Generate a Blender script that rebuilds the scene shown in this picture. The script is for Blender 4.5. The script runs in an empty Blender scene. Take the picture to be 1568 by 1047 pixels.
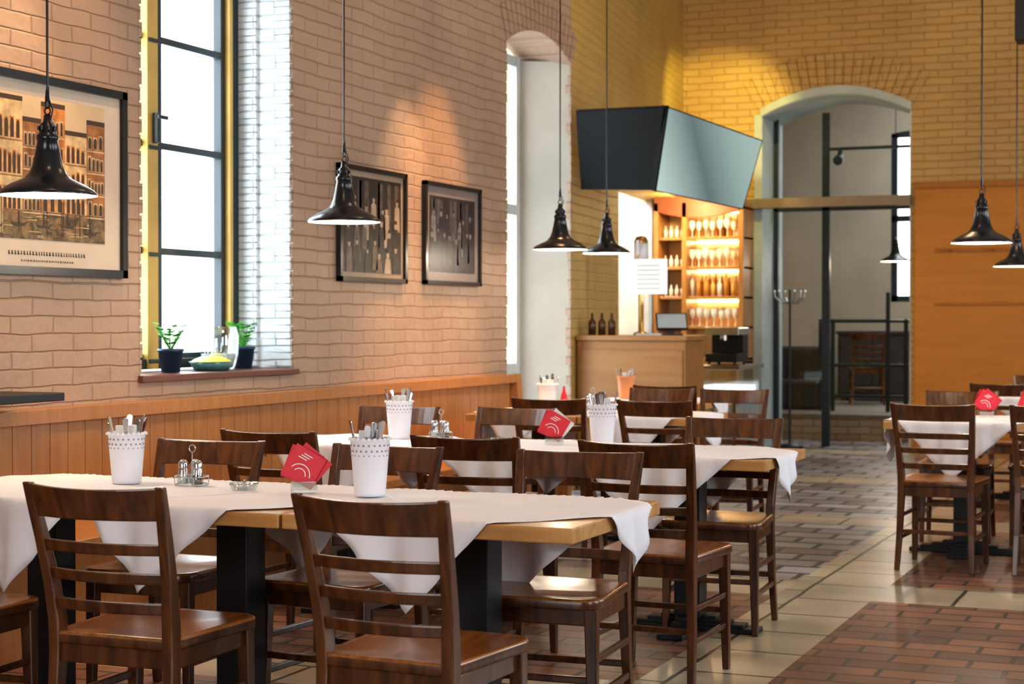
import bpy, bmesh, math, random
from mathutils import Vector, Matrix
random.seed(7)
R=math.radians
scene=bpy.context.scene
scene.view_settings.view_transform='Standard'
try: scene.view_settings.look='Medium High Contrast'
except Exception: pass

# ------------------------------------------------------------------ materials
def nt(name):
    m=bpy.data.materials.new(name); m.use_nodes=True
    t=m.node_tree; b=t.nodes['Principled BSDF']
    return m,t,b
def N(t,ty,**k):
    n=t.nodes.new(ty)
    for a,v in k.items(): setattr(n,a,v)
    return n
def plain(name,col,rough=.5,metal=0,var=.08,scale=8,bump=0,coat=0,emit=None,es=0,spec=.5):
    m,t,b=nt(name)
    tc=N(t,'ShaderNodeTexCoord'); no=N(t,'ShaderNodeTexNoise'); no.inputs['Scale'].default_value=scale; no.inputs['Detail'].default_value=4
    t.links.new(tc.outputs['Object'],no.inputs['Vector'])
    r=N(t,'ShaderNodeValToRGB')
    r.color_ramp.elements[0].position=.3; r.color_ramp.elements[1].position=.7
    r.color_ramp.elements[0].color=[max(0,c*(1-var)) for c in col]+[1]
    r.color_ramp.elements[1].color=[min(1,c*(1+var)) for c in col]+[1]
    t.links.new(no.outputs['Fac'],r.inputs['Fac']); t.links.new(r.outputs['Color'],b.inputs['Base Color'])
    b.inputs['Roughness'].default_value=rough; b.inputs['Metallic'].default_value=metal; b.inputs['Specular IOR Level'].default_value=spec
    if coat: b.inputs['Coat Weight'].default_value=coat; b.inputs['Coat Roughness'].default_value=.15
    if bump:
        bu=N(t,'ShaderNodeBump'); bu.inputs['Strength'].default_value=bump; bu.inputs['Distance'].default_value=.01
        t.links.new(no.outputs['Fac'],bu.inputs['Height']); t.links.new(bu.outputs['Normal'],b.inputs['Normal'])
    if emit: b.inputs['Emission Color'].default_value=list(emit)+[1]; b.inputs['Emission Strength'].default_value=es
    return m
def wood(name,c1,c2,rough=.35,axis='x',coat=.3,scale=1.0):
    m,t,b=nt(name)
    tc=N(t,'ShaderNodeTexCoord'); mp=N(t,'ShaderNodeMapping')
    s={'x':(1.5,14,14),'y':(14,1.5,14),'z':(14,14,1.5)}[axis]
    mp.inputs['Scale'].default_value=[a*scale for a in s]
    no=N(t,'ShaderNodeTexNoise'); no.inputs['Scale'].default_value=2; no.inputs['Detail'].default_value=6; no.inputs['Distortion'].default_value=.6
    r=N(t,'ShaderNodeValToRGB'); r.color_ramp.elements[0].position=.32; r.color_ramp.elements[1].position=.68
    r.color_ramp.elements[0].color=list(c1)+[1]; r.color_ramp.elements[1].color=list(c2)+[1]
    t.links.new(tc.outputs['Object'],mp.inputs['Vector']); t.links.new(mp.outputs['Vector'],no.inputs['Vector'])
    t.links.new(no.outputs['Fac'],r.inputs['Fac']); t.links.new(r.outputs['Color'],b.inputs['Base Color'])
    b.inputs['Roughness'].default_value=rough; b.inputs['Coat Weight'].default_value=coat; b.inputs['Coat Roughness'].default_value=.2
    return m
def brick(name,c1,c2,mort,plane='yz',bw=.27,bh=.074,ms=.006,bump=.75,rough=.6,stain=None,mix=.35,dist=.012,coat=0,smooth=.9,wob=.03,rv=0,nz=.8,nsc=1.3):
    m,t,b=nt(name)
    tc=N(t,'ShaderNodeTexCoord'); sp=N(t,'ShaderNodeSeparateXYZ'); cb=N(t,'ShaderNodeCombineXYZ')
    t.links.new(tc.outputs['Object'],sp.inputs[0])
    ix={'x':0,'y':1,'z':2}
    t.links.new(sp.outputs[ix[plane[0]]],cb.inputs[0]); t.links.new(sp.outputs[ix[plane[1]]],cb.inputs[1])
    nw=N(t,'ShaderNodeTexNoise'); nw.inputs['Scale'].default_value=3.5
    t.links.new(cb.outputs[0],nw.inputs['Vector'])
    vm=N(t,'ShaderNodeVectorMath',operation='MULTIPLY_ADD'); vm.inputs[1].default_value=(wob,wob,0)
    t.links.new(nw.outputs['Color'],vm.inputs[0]); t.links.new(cb.outputs[0],vm.inputs[2])
    br=N(t,'ShaderNodeTexBrick'); br.inputs['Scale'].default_value=1
    br.inputs['Brick Width'].default_value=bw; br.inputs['Row Height'].default_value=bh
    br.inputs['Mortar Size'].default_value=ms; br.inputs['Mortar Smooth'].default_value=smooth
    br.inputs['Color1'].default_value=list(c1)+[1]; br.inputs['Color2'].default_value=list(c2)+[1]; br.inputs['Mortar'].default_value=list(mort)+[1]
    t.links.new(vm.outputs[0],br.inputs['Vector'])
    n2=N(t,'ShaderNodeTexNoise'); n2.inputs['Scale'].default_value=nsc; n2.inputs['Detail'].default_value=5
    t.links.new(tc.outputs['Object'],n2.inputs['Vector'])
    mx=N(t,'ShaderNodeMixRGB',blend_type='MULTIPLY'); mx.inputs[0].default_value=mix
    t.links.new(br.outputs['Color'],mx.inputs[1])
    r=N(t,'ShaderNodeValToRGB'); st=stain or (.55,.5,.45)
    r.color_ramp.elements[0].color=list(st)+[1]; r.color_ramp.elements[1].color=(1,1,1,1)
    r.color_ramp.elements[0].position=.3; r.color_ramp.elements[1].position=.6
    t.links.new(n2.outputs['Fac'],r.inputs[0]); t.links.new(r.outputs[0],mx.inputs[2])
    t.links.new(mx.outputs[0],b.inputs['Base Color'])
    n3=N(t,'ShaderNodeTexNoise'); n3.inputs['Scale'].default_value=18; n3.inputs['Detail'].default_value=4
    t.links.new(tc.outputs['Object'],n3.inputs['Vector'])
    ma=N(t,'ShaderNodeMath',operation='MULTIPLY_ADD'); ma.inputs[1].default_value=-1
    t.links.new(br.outputs['Fac'],ma.inputs[0])
    m2=N(t,'ShaderNodeMath',operation='MULTIPLY'); m2.inputs[1].default_value=nz
    t.links.new(n3.outputs['Fac'],m2.inputs[0]); t.links.new(m2.outputs[0],ma.inputs[2])
    bu=N(t,'ShaderNodeBump'); bu.inputs['Strength'].default_value=bump; bu.inputs['Distance'].default_value=dist
    t.links.new(ma.outputs[0],bu.inputs['Height']); t.links.new(bu.outputs[0],b.inputs['Normal'])
    b.inputs['Roughness'].default_value=rough
    if rv:
        rr=N(t,'ShaderNodeMapRange'); rr.inputs['To Min'].default_value=rough-rv; rr.inputs['To Max'].default_value=rough+rv
        t.links.new(n2.outputs['Fac'],rr.inputs['Value']); t.links.new(rr.outputs[0],b.inputs['Roughness'])
    if coat: b.inputs['Coat Weight'].default_value=coat; b.inputs['Coat Roughness'].default_value=.25
    return m
def emis(name,col,s):
    m,t,b=nt(name); b.inputs['Base Color'].default_value=list(col)+[1]
    b.inputs['Emission Color'].default_value=list(col)+[1]; b.inputs['Emission Strength'].default_value=s; return m
def glass(name,tint=(1,1,1),g=.1):
    m=bpy.data.materials.new(name); m.use_nodes=True; t=m.node_tree; t.nodes.clear()
    o=N(t,'ShaderNodeOutputMaterial'); a=N(t,'ShaderNodeBsdfTransparent'); a.inputs[0].default_value=list(tint)+[1]
    gl=N(t,'ShaderNodeBsdfGlossy'); gl.inputs['Roughness'].default_value=.03; mx=N(t,'ShaderNodeMixShader'); mx.inputs[0].default_value=g
    t.links.new(a.outputs[0],mx.inputs[1]); t.links.new(gl.outputs[0],mx.inputs[2]); t.links.new(mx.outputs[0],o.inputs[0]); return m

M_wallL=brick('painted_brick_tan',(.43,.305,.225),(.405,.285,.205),(.36,.25,.175),'yz',bump=.65)
M_wallY=brick('painted_brick_ochre_side',(.52,.36,.11),(.49,.34,.10),(.44,.30,.085),'yz',bump=.6)
M_wallB=brick('painted_brick_ochre',(.52,.345,.13),(.49,.32,.12),(.42,.275,.10),'xz',bump=.75)
M_white=brick('painted_brick_white',(.72,.80,.85),(.68,.77,.82),(.52,.62,.68),'xz',bw=.24,mix=.15,bump=.8,dist=.012)
M_plaster=plain('plaster_pale',(.50,.49,.44),.8,bump=.3,scale=3)
M_tanpl=plain('plaster_tan',(.50,.44,.35),.8,bump=.1,scale=2)
M_panel=wood('panel_orange',(.47,.19,.025),(.53,.225,.032),.55,'x',.05,.5)
M_ceil=plain('ceiling_paint',(.6,.5,.38),.8)
TK=dict(bump=.5,mix=.75,dist=.008,smooth=.2,wob=.015,rv=.10,nz=.2,nsc=2.6)
M_terra=brick('terracotta_tiles',(.33,.15,.09),(.14,.068,.05),(.055,.045,.038),'xy',bw=.29,bh=.145,rough=.45,coat=.05,ms=.010,stain=(.36,.34,.34),**TK)
M_terra2=brick('clay_tiles_blue_sheen',(.42,.42,.47),(.20,.14,.125),(.035,.035,.045),'xy',bw=.33,bh=.24,rough=.34,coat=.25,ms=.020,stain=(.5,.5,.55),**TK)  # bluish daylight sheen of the far floor put into the tile colour
M_stone=brick('stone_strip_tiles',(.58,.49,.36),(.42,.37,.28),(.08,.07,.055),'yx',bw=.45,bh=.46,rough=.33,coat=.2,ms=.010,stain=(.55,.55,.5),**TK)
M_stone2=brick('stone_strip_tiles_cross',(.58,.49,.36),(.42,.37,.28),(.08,.07,.055),'xy',bw=.45,bh=.56,rough=.33,coat=.2,ms=.010,stain=(.55,.55,.5),**TK)
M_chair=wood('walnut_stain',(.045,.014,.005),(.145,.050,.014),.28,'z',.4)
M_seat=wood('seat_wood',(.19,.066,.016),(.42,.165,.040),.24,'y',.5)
M_beech=wood('beech_top',(.50,.25,.075),(.68,.38,.14),.35,'x',.3)
M_bench=wood('bench_wood',(.38,.165,.055),(.46,.21,.072),.38,'z',.3)
M_black=plain('black_iron',(.008,.009,.012),.42,.0,.1)
M_tvblack=plain('tv_casing_black',(.006,.007,.008),.6,.0,.1,spec=.15)
M_enamel=plain('black_enamel',(.006,.010,.018),.25,0,.1,coat=.3)
M_lampin=plain('white_enamel',(.9,.9,.88),.4)
M_bulb=emis('bulb_glow',(1,.93,.82),12)
M_cloth=plain('white_linen',(.90,.89,.94),.85,var=.02,scale=5,bump=.4)
M_ceramic=plain('white_ceramic',(.84,.84,.90),.35,var=.02)
M_hole=plain('perforation_dark',(.30,.30,.33),.8)
M_steel=plain('steel',(.55,.56,.58),.2,1,.05)
M_napkin=plain('napkin_paper',(.85,.85,.86),.9,var=.03)
M_orange=plain('orange_ceramic',(.75,.28,.10),.4)
M_red=plain('red_card',(.68,.025,.05),.45)
M_yellow=plain('yellow_window_paint',(.58,.40,.11),.45)
M_darkf=plain('dark_window_paint',(.02,.032,.04),.4)
M_sill=plain('sill_brown',(.15,.065,.05),.4)
M_glass=glass('clear_glass',(1,1,1),.05)
M_shaker=glass('shaker_glass',(.85,.9,.9),.3)
M_frame=plain('frame_black',(.012,.014,.018),.3,coat=.2)
M_mat=plain('mat_board',(.58,.49,.40),.8,var=.04)
M_green=plain('leaf_green',(.06,.40,.03),.5,var=.4,scale=30)
M_potblue=plain('pot_blue',(.02,.05,.10),.4)
M_jamb=plain('jamb_pale',(.42,.49,.49),.5,var=.2,scale=2)
M_railtr=plain('transom_bronze',(.26,.21,.15),.4)
M_brass=plain('brass',(.75,.52,.22),.25,1,.05)

# ------------------------------------------------------------------ mesh builder
class MB:
    def __init__(s): s.v=[]; s.f=[]; s.m=[]; s.sm=[]
    def add(s,vs,fs,mat=0,smooth=False):
        o=len(s.v); s.v+= [tuple(p) for p in vs]
        for f in fs: s.f.append([i+o for i in f]); s.m.append(mat); s.sm.append(smooth)
    def box(s,x0,x1,y0,y1,z0,z1,mat=0,M=None):
        vs=[Vector((x,y,z)) for z in (z0,z1) for y in (y0,y1) for x in (x0,x1)]
        if M: vs=[M@p for p in vs]
        s.add(vs,[(0,2,3,1),(4,5,7,6),(0,1,5,4),(2,6,7,3),(0,4,6,2),(1,3,7,5)],mat)
    def hexa(s,a,b,mat=0):
        s.add(list(a)+list(b),[(3,2,1,0),(4,5,6,7),(0,1,5,4),(1,2,6,5),(2,3,7,6),(3,0,4,7)],mat)
    def prism(s,pts,off,mat=0,smooth=False):
        n=len(pts); off=Vector(off); a=[Vector(p) for p in pts]; b=[p+off for p in a]
        s.add(a+b,[tuple(range(n))[::-1],tuple(range(n,2*n))]+[(i,(i+1)%n,(i+1)%n+n,i+n) for i in range(n)],mat,smooth)
    def cyl(s,p0,p1,r0,r1=None,n=12,mat=0,smooth=True,caps=True):
        r1=r0 if r1 is None else r1
        p0=Vector(p0);p1=Vector(p1);d=(p1-p0).normalized()
        a=d.orthogonal().normalized(); b=d.cross(a)
        vs=[]
        for p,r in((p0,r0),(p1,r1)):
            for i in range(n):
                t=2*math.pi*i/n; vs.append(p+a*math.cos(t)*r+b*math.sin(t)*r)
        s.add(vs,[(i,(i+1)%n,(i+1)%n+n,i+n) for i in range(n)],mat,smooth)
        if caps: s.add(vs[:n],[tuple(range(n))[::-1]],mat); s.add(vs[n:],[tuple(range(n))],mat)
    def lathe(s,prof,c=(0,0,0),n=24,mat=0,smooth=True):
        c=Vector(c); vs=[]; k=len(prof)
        for r,z in prof:
            for i in range(n):
                t=2*math.pi*i/n; vs.append(c+Vector((r*math.cos(t),r*math.sin(t),z)))
        fs=[(j*n+i,j*n+(i+1)%n,(j+1)*n+(i+1)%n,(j+1)*n+i) for j in range(k-1) for i in range(n)]
        s.add(vs,fs,mat,smooth)
    def tube(s,pts,r,n=8,mat=0):
        for i in range(len(pts)-1): s.cyl(pts[i],pts[i+1],r,r,n,mat,True,True)
    def torus(s,c,R0,r,axis='z',n=16,m=6,mat=0,a0=0,a1=2*math.pi):
        c=Vector(c); pts=[]
        for i in range(n+1):
            t=a0+(a1-a0)*i/n
            if axis=='z': p=Vector((math.cos(t)*R0,math.sin(t)*R0,0))
            elif axis=='y': p=Vector((math.cos(t)*R0,0,math.sin(t)*R0))
            else: p=Vector((0,math.cos(t)*R0,math.sin(t)*R0))
            pts.append(c+p)
        s.tube(pts,r,m,mat)
    def sweep(s,pts,ws,ds,mat=0):
        vs=[]; n=len(pts)
        for p,w,d in zip(pts,ws,ds):
            x,y,z=p
            vs+=[(x-w/2,y-d/2,z),(x+w/2,y-d/2,z),(x+w/2,y+d/2,z),(x-w/2,y+d/2,z)]
        fs=[(3,2,1,0),tuple(4*(n-1)+i for i in range(4))]
        for j in range(n-1):
            for i in range(4): fs.append((4*j+i,4*j+(i+1)%4,4*j+4+(i+1)%4,4*j+4+i))
        s.add(vs,fs,mat)
    def disc(s,c,ry,rz,mat=0,n=12):
        s.add([(c[0],c[1]+ry*math.cos(2*math.pi*i/n),c[2]+rz*math.sin(2*math.pi*i/n)) for i in range(n)],[tuple(range(n))],mat)
    def quad(s,x,y0,y1,z0,z1,mat=0):
        s.add([(x,y0,z0),(x,y1,z0),(x,y1,z1),(x,y0,z1)],[(0,1,2,3)],mat)
    def mesh(s,name,mats):
        me=bpy.data.meshes.new(name); me.from_pydata(s.v,[],s.f)
        for m in mats: me.materials.append(m)
        for p,mi,sm in zip(me.polygons,s.m,s.sm): p.material_index=mi; p.use_smooth=sm
        me.update()
        bm=bmesh.new(); bm.from_mesh(me)
        bmesh.ops.recalc_face_normals(bm,faces=bm.faces); bm.to_mesh(me); bm.free()
        return me
    def obj(s,name,mats,bevel=0,loc=(0,0,0),rz=0,seg=2):
        return place(name,s.mesh(name,mats),loc,rz,bevel,seg)
def place(name,me,loc=(0,0,0),rz=0,bevel=0,seg=2):
    o=bpy.data.objects.new(name,me); scene.collection.objects.link(o)
    o.location=loc; o.rotation_euler[2]=rz
    if bevel:
        b=o.modifiers.new('bevel','BEVEL'); b.width=bevel; b.segments=seg; b.limit_method='ANGLE'; b.angle_limit=R(40)
    return o

H=5.0
# ------------------------------------------------------------------ walls
def arc_pts(a0,a1,zs,zc,n=14):
    return [(a0+(a1-a0)*i/n, zs+(zc-zs)*(1-(2*i/n-1)**2)) for i in range(n+1)]
def wall(mb,axis,p0,p1,A,B,ops,mat=0):
    def pr(poly):
        if axis=='x': mb.prism([(p0,a,z) for a,z in poly],(p1-p0,0,0),mat)
        else: mb.prism([(a,p0,z) for a,z in poly],(0,p1-p0,0),mat)
    cur=A
    for (a0,a1,z0,zs,zc) in ops:
        pr([(cur,0),(a0,0),(a0,H),(cur,H)])
        if z0>0: pr([(a0,0),(a1,0),(a1,z0),(a0,z0)])
        pr(arc_pts(a0,a1,zs,zc)+[(a1,H),(a0,H)])
        cur=a1
    pr([(cur,0),(B,0),(B,H),(cur,H)])
def voussoirs(mb,axis,p,a0,a1,zs,zc,L=.25,prot=.008,mat=0,wd=.075):
    w=a1-a0; n=int(w/wd)
    h=zc-zs; Rr=(w*w/4+h*h)/(2*h); cz=zc-Rr; ca=(a0+a1)/2
    th=math.asin((w/2)/Rr)
    for i in range(n):
        t0=-th+2*th*(i+.07)/n; t1=-th+2*th*(i+.93)/n
        q=[(ca+Rr*math.sin(t0),cz+Rr*math.cos(t0)),(ca+Rr*math.sin(t1),cz+Rr*math.cos(t1)),
           (ca+(Rr+L)*math.sin(t1),cz+(Rr+L)*math.cos(t1)),(ca+(Rr+L)*math.sin(t0),cz+(Rr+L)*math.cos(t0))]
        if axis=='x': mb.prism([(p,a,z) for a,z in q],(prot,0,0),mat)
        else: mb.prism([(a,p,z) for a,z in q],(0,-prot,0),mat)

mb=MB()
wall(mb,'x',-5.0,-4.6,-3,12.17,[(6.557,7.96,1.03,3.25,3.42),(10.89,12.17,0,3.25,3.40)])
voussoirs(mb,'x',-4.6,6.557,7.96,3.25,3.42); voussoirs(mb,'x',-4.6,10.89,12.17,3.25,3.40)
for (ya,yb,zt) in ((6.557,7.96,3.2),(10.89,12.17,3.2)):
    z=1.05 if ya<8 else 0.0
    while z<zt:
        j=random.uniform(.003,.022); j2=random.uniform(.003,.02)
        mb.box(-4.66,-4.598,ya-.01,ya+j,z+.006,z+.070)
        mb.box(-4.64,-4.599,yb-j2,yb+.01,z+.006,z+.070)
        z+=.074
def reveal(y,yb,z0,z1,m=1,xe=-5.0):
    mb.prism([(-4.603,y,z0),(xe,yb,z0),(xe,y+.01,z0)],(0,0,z1-z0),m)
reveal(7.96,7.90,1.05,3.30)
mb.prism([(-4.603,6.557,1.05),(-5.0,6.60,1.05),(-5.0,6.55,1.05)],(0,0,2.25),1)
reveal(12.17,11.97,0,3.28,2)
z=1.06
while z<3.2:
    for xa,xb in ((-4.98,-4.80),(-4.795,-4.61)):
        p=random.uniform(0,.006); ym=7.96-(-4.603-(xa+xb)/2)*.15
        mb.box(xa,xb,ym-.010-p,ym+.03,z,z+.067,1)
    z+=.074
mb.obj('wall_left',[M_wallL,M_white,M_plaster])

mb=MB()
P0=Vector((-4.6,12.17,0)); P1=Vector((-5.18,17,0)); d=(P1-P0); Pm=P0+d*((13.87-12.17)/(17-12.17)); off=Vector((-.4,0,0))
for a,b,z0,z1 in((P0,Pm,0,H),(Pm,P1,2.55,H)):
    q=[a,b,b+off,a+off]; mb.prism([(p.x,p.y,z0) for p in q],(0,0,z1-z0),0)
mb.obj('wall_left_bar',[M_wallY])

mb=MB()
wall(mb,'y',17.0,17.85,-6.8,3.2,[(-4.357,-2.839,0,3.40,3.60)])
voussoirs(mb,'y',17.0,-4.357,-2.839,3.40,3.60,L=.38,prot=.014)
mb.obj('wall_back',[M_wallB])
M_ptrim=plain('panel_trim',(.38,.145,.02),.5)
mb=MB()
mb.box(-2.80,3.0,16.96,17.0,0,2.64); mb.box(-2.80,3.0,16.93,17.0,2.60,2.66,1); mb.box(-2.80,3.0,16.94,17.0,0,.14,1)
mb.box(-2.6,3.0,16.945,16.97,1.97,2.01,1)
for i in range(14):
    x=-2.45+i*.4; mb.cyl((x,16.96,1.985),(x,16.88,2.0),.012,.014,8,1)
mb.box(-2.6,3.0,16.95,16.97,1.45,1.48,1)
mb.obj('trim_wainscot',[M_panel,M_ptrim],.004)

mb=MB()
wall(mb,'x',3.0,3.4,-3,17.0,[(1.0,2.6,1.05,3.2,3.4),(4.6,6.2,1.05,3.2,3.4),(8.2,9.8,1.05,3.2,3.4),(12,13.6,1.05,3.2,3.4)])
mb.obj('wall_right',[M_wallL])
mb=MB(); wall(mb,'y',-3.4,-3.0,-5,3.4,[(-3.6,-.4,0.0,3.0,3.3)]); mb.obj('wall_rear',[M_tanpl])
mb=MB()
mb.box(-6.8,-6.6,12.17,17.0,0,H); mb.box(-6.6,-5.0,12.17,12.35,0,H)
mb.obj('wall_bar_room',[M_tanpl])
mb=MB()
wall(mb,'y',22.5,22.8,-6.6,0,[(-4.02,-3.0,1.55,3.75,3.80)])
mb.box(-6.8,-6.6,17.85,22.8,0,H); mb.box(0,.2,17.85,22.8,0,H)
mb.obj('wall_far_room',[M_tanpl])
mb=MB(); mb.box(-5.0,3.4,-3.4,12.17,H,H+.1); mb.box(-6.8,3.4,12.17,22.8,H,H+.1); mb.obj('ceiling',[M_ceil])

# floor
mb=MB()
def fq(x0,x1,y0,y1,m): mb.add([(x0,y0,0),(x1,y0,0),(x1,y1,0),(x0,y1,0)],[(0,1,2,3)],m)
xs=[-5.0,-1.95,-1.5,1.0,1.45,3.4]; ys=[-3.4,-.1,.4,2.5,3.0,5.3,5.8,7.9,8.42,10.8,11.3,13.6,14.1,16.6,17.05,22.8]
for i in range(len(xs)-1):
    for j in range(len(ys)-1):
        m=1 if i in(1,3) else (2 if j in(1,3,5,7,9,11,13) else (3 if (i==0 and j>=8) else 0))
        fq(xs[i],xs[i+1],ys[j],ys[j+1],m)
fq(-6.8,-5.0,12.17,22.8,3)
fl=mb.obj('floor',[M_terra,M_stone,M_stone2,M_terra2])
so=fl.modifiers.new('thick','SOLIDIFY'); so.thickness=.1; so.offset=-1

# ------------------------------------------------------------------ windows
def casement_window(name,x,y0,y1,z0,z1,zc,mid):
    mb=MB()
    def bar(ya,yb,za,zb,m,t=.05,xo=0): mb.box(x-t/2+xo,x+t/2+xo,ya,yb,za,zb,m)
    bar(y0,y0+.06,z0,z1,1,.09); bar(y1-.07,y1,z0,z1,1,.09); bar(y0,y1,z0,z0+.05,1,.09); bar(y0,y1,z1-.05,zc,1,.09)
    bar(mid-.055,mid+.035,z0,z1,0,.07,.02); bar(mid+.035,mid+.085,z0+.03,z1,1,.06,.012)
    bar(y1-.10,y1-.07,z0+.05,z1,0,.07,.02); bar(y0+.06,y0+.12,z0+.05,z1,0,.07,.02)
    bar(y1-.14,y1-.10,z0+.05,z1,1,.05)
    n=4; h=(z1-z0-.1)/n
    for i in range(0,n+1):
        z=z0+.06+i*h
        bar(mid+.075,y1-.13,z-.018,z+.018,1,.045); bar(y0+.12,mid-.055,z-.018,z+.018,1,.045)
        bar(mid-.05,mid+.04,z-.03,z-.01,1,.085,.02)
    mb.quad(x,y0+.05,y1-.05,z0+.03,z1,2)
    mb.box(x+.06,x+.09,mid-.02,mid+.0,2.18,2.33,1); mb.box(x+.08,x+.10,mid-.02,mid+.06,2.30,2.32,1)
    return mb.obj(name,[M_yellow,M_darkf,M_glass],.003)
casement_window('window_1',-4.95,6.60,7.90,1.06,3.28,3.40,7.10)
mb=MB(); mb.box(-5.0,-4.57,6.54,7.975,1.015,1.048); mb.obj('trim_windowsill',[M_sill],.005)
mb=MB()
x=-4.97
for ya,yb in((10.9,10.97),(11.4,11.46),(11.9,11.97)): mb.box(x-.03,x+.03,ya,yb,0,3.3,0)
for z in(0.0,.9,2.1,3.22): mb.box(x-.025,x+.025,10.9,11.97,z,z+.08,0)
mb.quad(x,10.95,11.93,.05,3.25,1)
mb.obj('door_terrace',[plain('door_pale_paint',(.55,.6,.6),.5),M_glass],.003)
for i,yc in enumerate((1.8,5.4,9.0,12.8)):
    mb=MB()
    for ya in(yc-.8,yc-.03,yc+.72): mb.box(3.15,3.22,ya,ya+.08,1.05,3.38,0)
    for z in(1.05,1.6,2.15,2.7,3.22): mb.box(3.16,3.21,yc-.8,yc+.8,z,z+.05,0)
    mb.obj('window_%d'%(i+2),[M_darkf])
mb=MB()
for xa in(-3.6,-2.05,-.48): mb.box(xa,xa+.08,-3.25,-3.18,0,3.28)
for z in(0.0,1.0,2.2,2.98): mb.box(-3.6,-.4,-3.24,-3.19,z,z+.07)
mb.obj('door_entrance',[M_darkf])

# ------------------------------------------------------------------ bench along wall
mb=MB()
y=1.5
while y<10.78:
    mb.box(-4.575,-4.535,y+.002,min(y+.118,10.8),.44,.88,0); y+=.12
mb.box(-4.60,-4.545,1.5,10.82,0,.90,0)
mb.box(-4.60,-4.49,1.5,10.9,.875,.935,0)
mb.box(-4.59,-4.10,1.5,10.85,.405,.445,0); mb.box(-4.56,-4.17,1.5,10.83,.0,.405,0)
mb.prism([(-4.60,10.82,0),(-4.12,10.82,0),(-4.10,10.82,.46),(-4.46,10.82,.50),(-4.49,10.82,.935),(-4.60,10.82,.935)],(0,.08,0),0)
mb.obj('wall_bench',[M_bench],.002)
mb=MB(); mb.box(-4.6,-4.26,4.6,5.56,.982,1.015); mb.box(-4.6,-4.57,4.8,4.84,.94,.985); mb.prism([(-4.6,5.2,.985),(-4.34,5.2,.985),(-4.6,5.2,.86)],(0,.03,0))
mb.obj('wall_shelf',[M_black],.003)

# ------------------------------------------------------------------ dining chair
def chair_mesh():
    mb=MB()
    prof=[(0,.192,-.235,.026,.028),(.2,.184,-.207,.03,.034),(.42,.178,-.195,.034,.044),(.5,.179,-.198,.034,.044),(.6,.185,-.214,.032,.038),(.72,.193,-.243,.03,.032),(.80,.199,-.266,.029,.028),(.875,.205,-.288,.027,.020)]
    def post(z):
        for a,b in zip(prof,prof[1:]):
            if a[0]<=z<=b[0]:
                t=(z-a[0])/(b[0]-a[0]); return [a[i]+(b[i]-a[i])*t for i in range(5)]
    for s in(-1,1):
        mb.sweep([(s*p[1],p[2],p[0]) for p in prof],[p[3] for p in prof],[p[4] for p in prof],0)
        mb.sweep([(s*.190,.178,0),(s*.185,.175,.25),(s*.182,.172,.44)],[.026,.034,.04],[.026,.034,.04],0)
        for z,h in((.155,.022),(.27,.022)):
            mb.hexa([(s*.188-.008,-.205,z),(s*.188+.008,-.205,z),(s*.188+.008,-.205,z+h),(s*.188-.008,-.205,z+h)],
                    [(s*.187-.008,.165,z),(s*.187+.008,.165,z),(s*.187+.008,.165,z+h),(s*.187-.008,.165,z+h)],0)
        mb.box(s*.18-.009,s*.18+.009,-.19,.17,.385,.438,0)
    mb.box(-.18,.18,.165,.183,.385,.438,0); mb.box(-.175,.175,-.205,-.187,.385,.438,0)
    mb.box(-.185,.185,.165,.181,.21,.232,0); mb.box(-.185,.185,-.216,-.202,.19,.212,0)
    def slat(z0,z1,bow,th,arch=0):
        n=12; vs=[]
        for i in range(n+1):
            t=2*i/n-1
            for z,ar in((z0,0),(z1,arch)):
                p=post(min(z,.875)); hw=p[1]-.006; zz=z+ar*(1-t*t)
                yy=p[2]-bow*(1-t*t)
                vs+=[(t*hw,yy-th/2,zz),(t*hw,yy+th/2,zz)]
        fs=[]
        for i in range(n):
            a=4*i;b=a+4
            fs+=[(a,b,b+1,a+1),(a+2,a+3,b+3,b+2),(a,a+2,b+2,b),(a+1,b+1,b+3,a+3)]
        fs+=[(0,1,3,2),(4*n,4*n+2,4*n+3,4*n+1)]
        mb.add(vs,fs,0)
    slat(.784,.872,.044,.019,-.006); slat(.690,.722,.036,.013); slat(.612,.643,.034,.013); slat(.530,.562,.03,.013)
    out=[]
    def corner(cx,cy,r,a0):
        for k in range(7):
            a=a0+math.pi/2*k/6; out.append((cx+r*math.cos(a),cy+r*math.sin(a)))
    corner(.150,.155,.065,0); corner(-.150,.155,.065,math.pi/2); corner(-.165,-.185,.03,math.pi); corner(.165,-.185,.03,1.5*math.pi)
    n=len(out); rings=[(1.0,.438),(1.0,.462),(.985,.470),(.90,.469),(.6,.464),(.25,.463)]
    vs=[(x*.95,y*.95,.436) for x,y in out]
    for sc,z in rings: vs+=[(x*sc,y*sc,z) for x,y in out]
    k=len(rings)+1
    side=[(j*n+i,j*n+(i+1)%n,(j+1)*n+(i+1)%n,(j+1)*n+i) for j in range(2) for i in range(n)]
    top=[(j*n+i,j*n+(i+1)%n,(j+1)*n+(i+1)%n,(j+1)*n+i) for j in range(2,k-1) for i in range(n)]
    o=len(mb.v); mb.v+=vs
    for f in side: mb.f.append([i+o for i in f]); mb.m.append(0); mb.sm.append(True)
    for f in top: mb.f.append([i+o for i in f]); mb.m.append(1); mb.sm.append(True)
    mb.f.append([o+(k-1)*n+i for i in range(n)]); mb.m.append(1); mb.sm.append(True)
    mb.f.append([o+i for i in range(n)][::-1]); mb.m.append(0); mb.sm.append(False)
    return mb.mesh('dining_chair',[M_chair,M_seat])
CH=chair_mesh()
def chair(x,yb,face,rot=0,z=0):
    if face>0: return place('dining_chair',CH,(x,yb+.28,z),R(rot),.004)
    return place('dining_chair',CH,(x,yb-.28,z),R(180+rot),.004)
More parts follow.
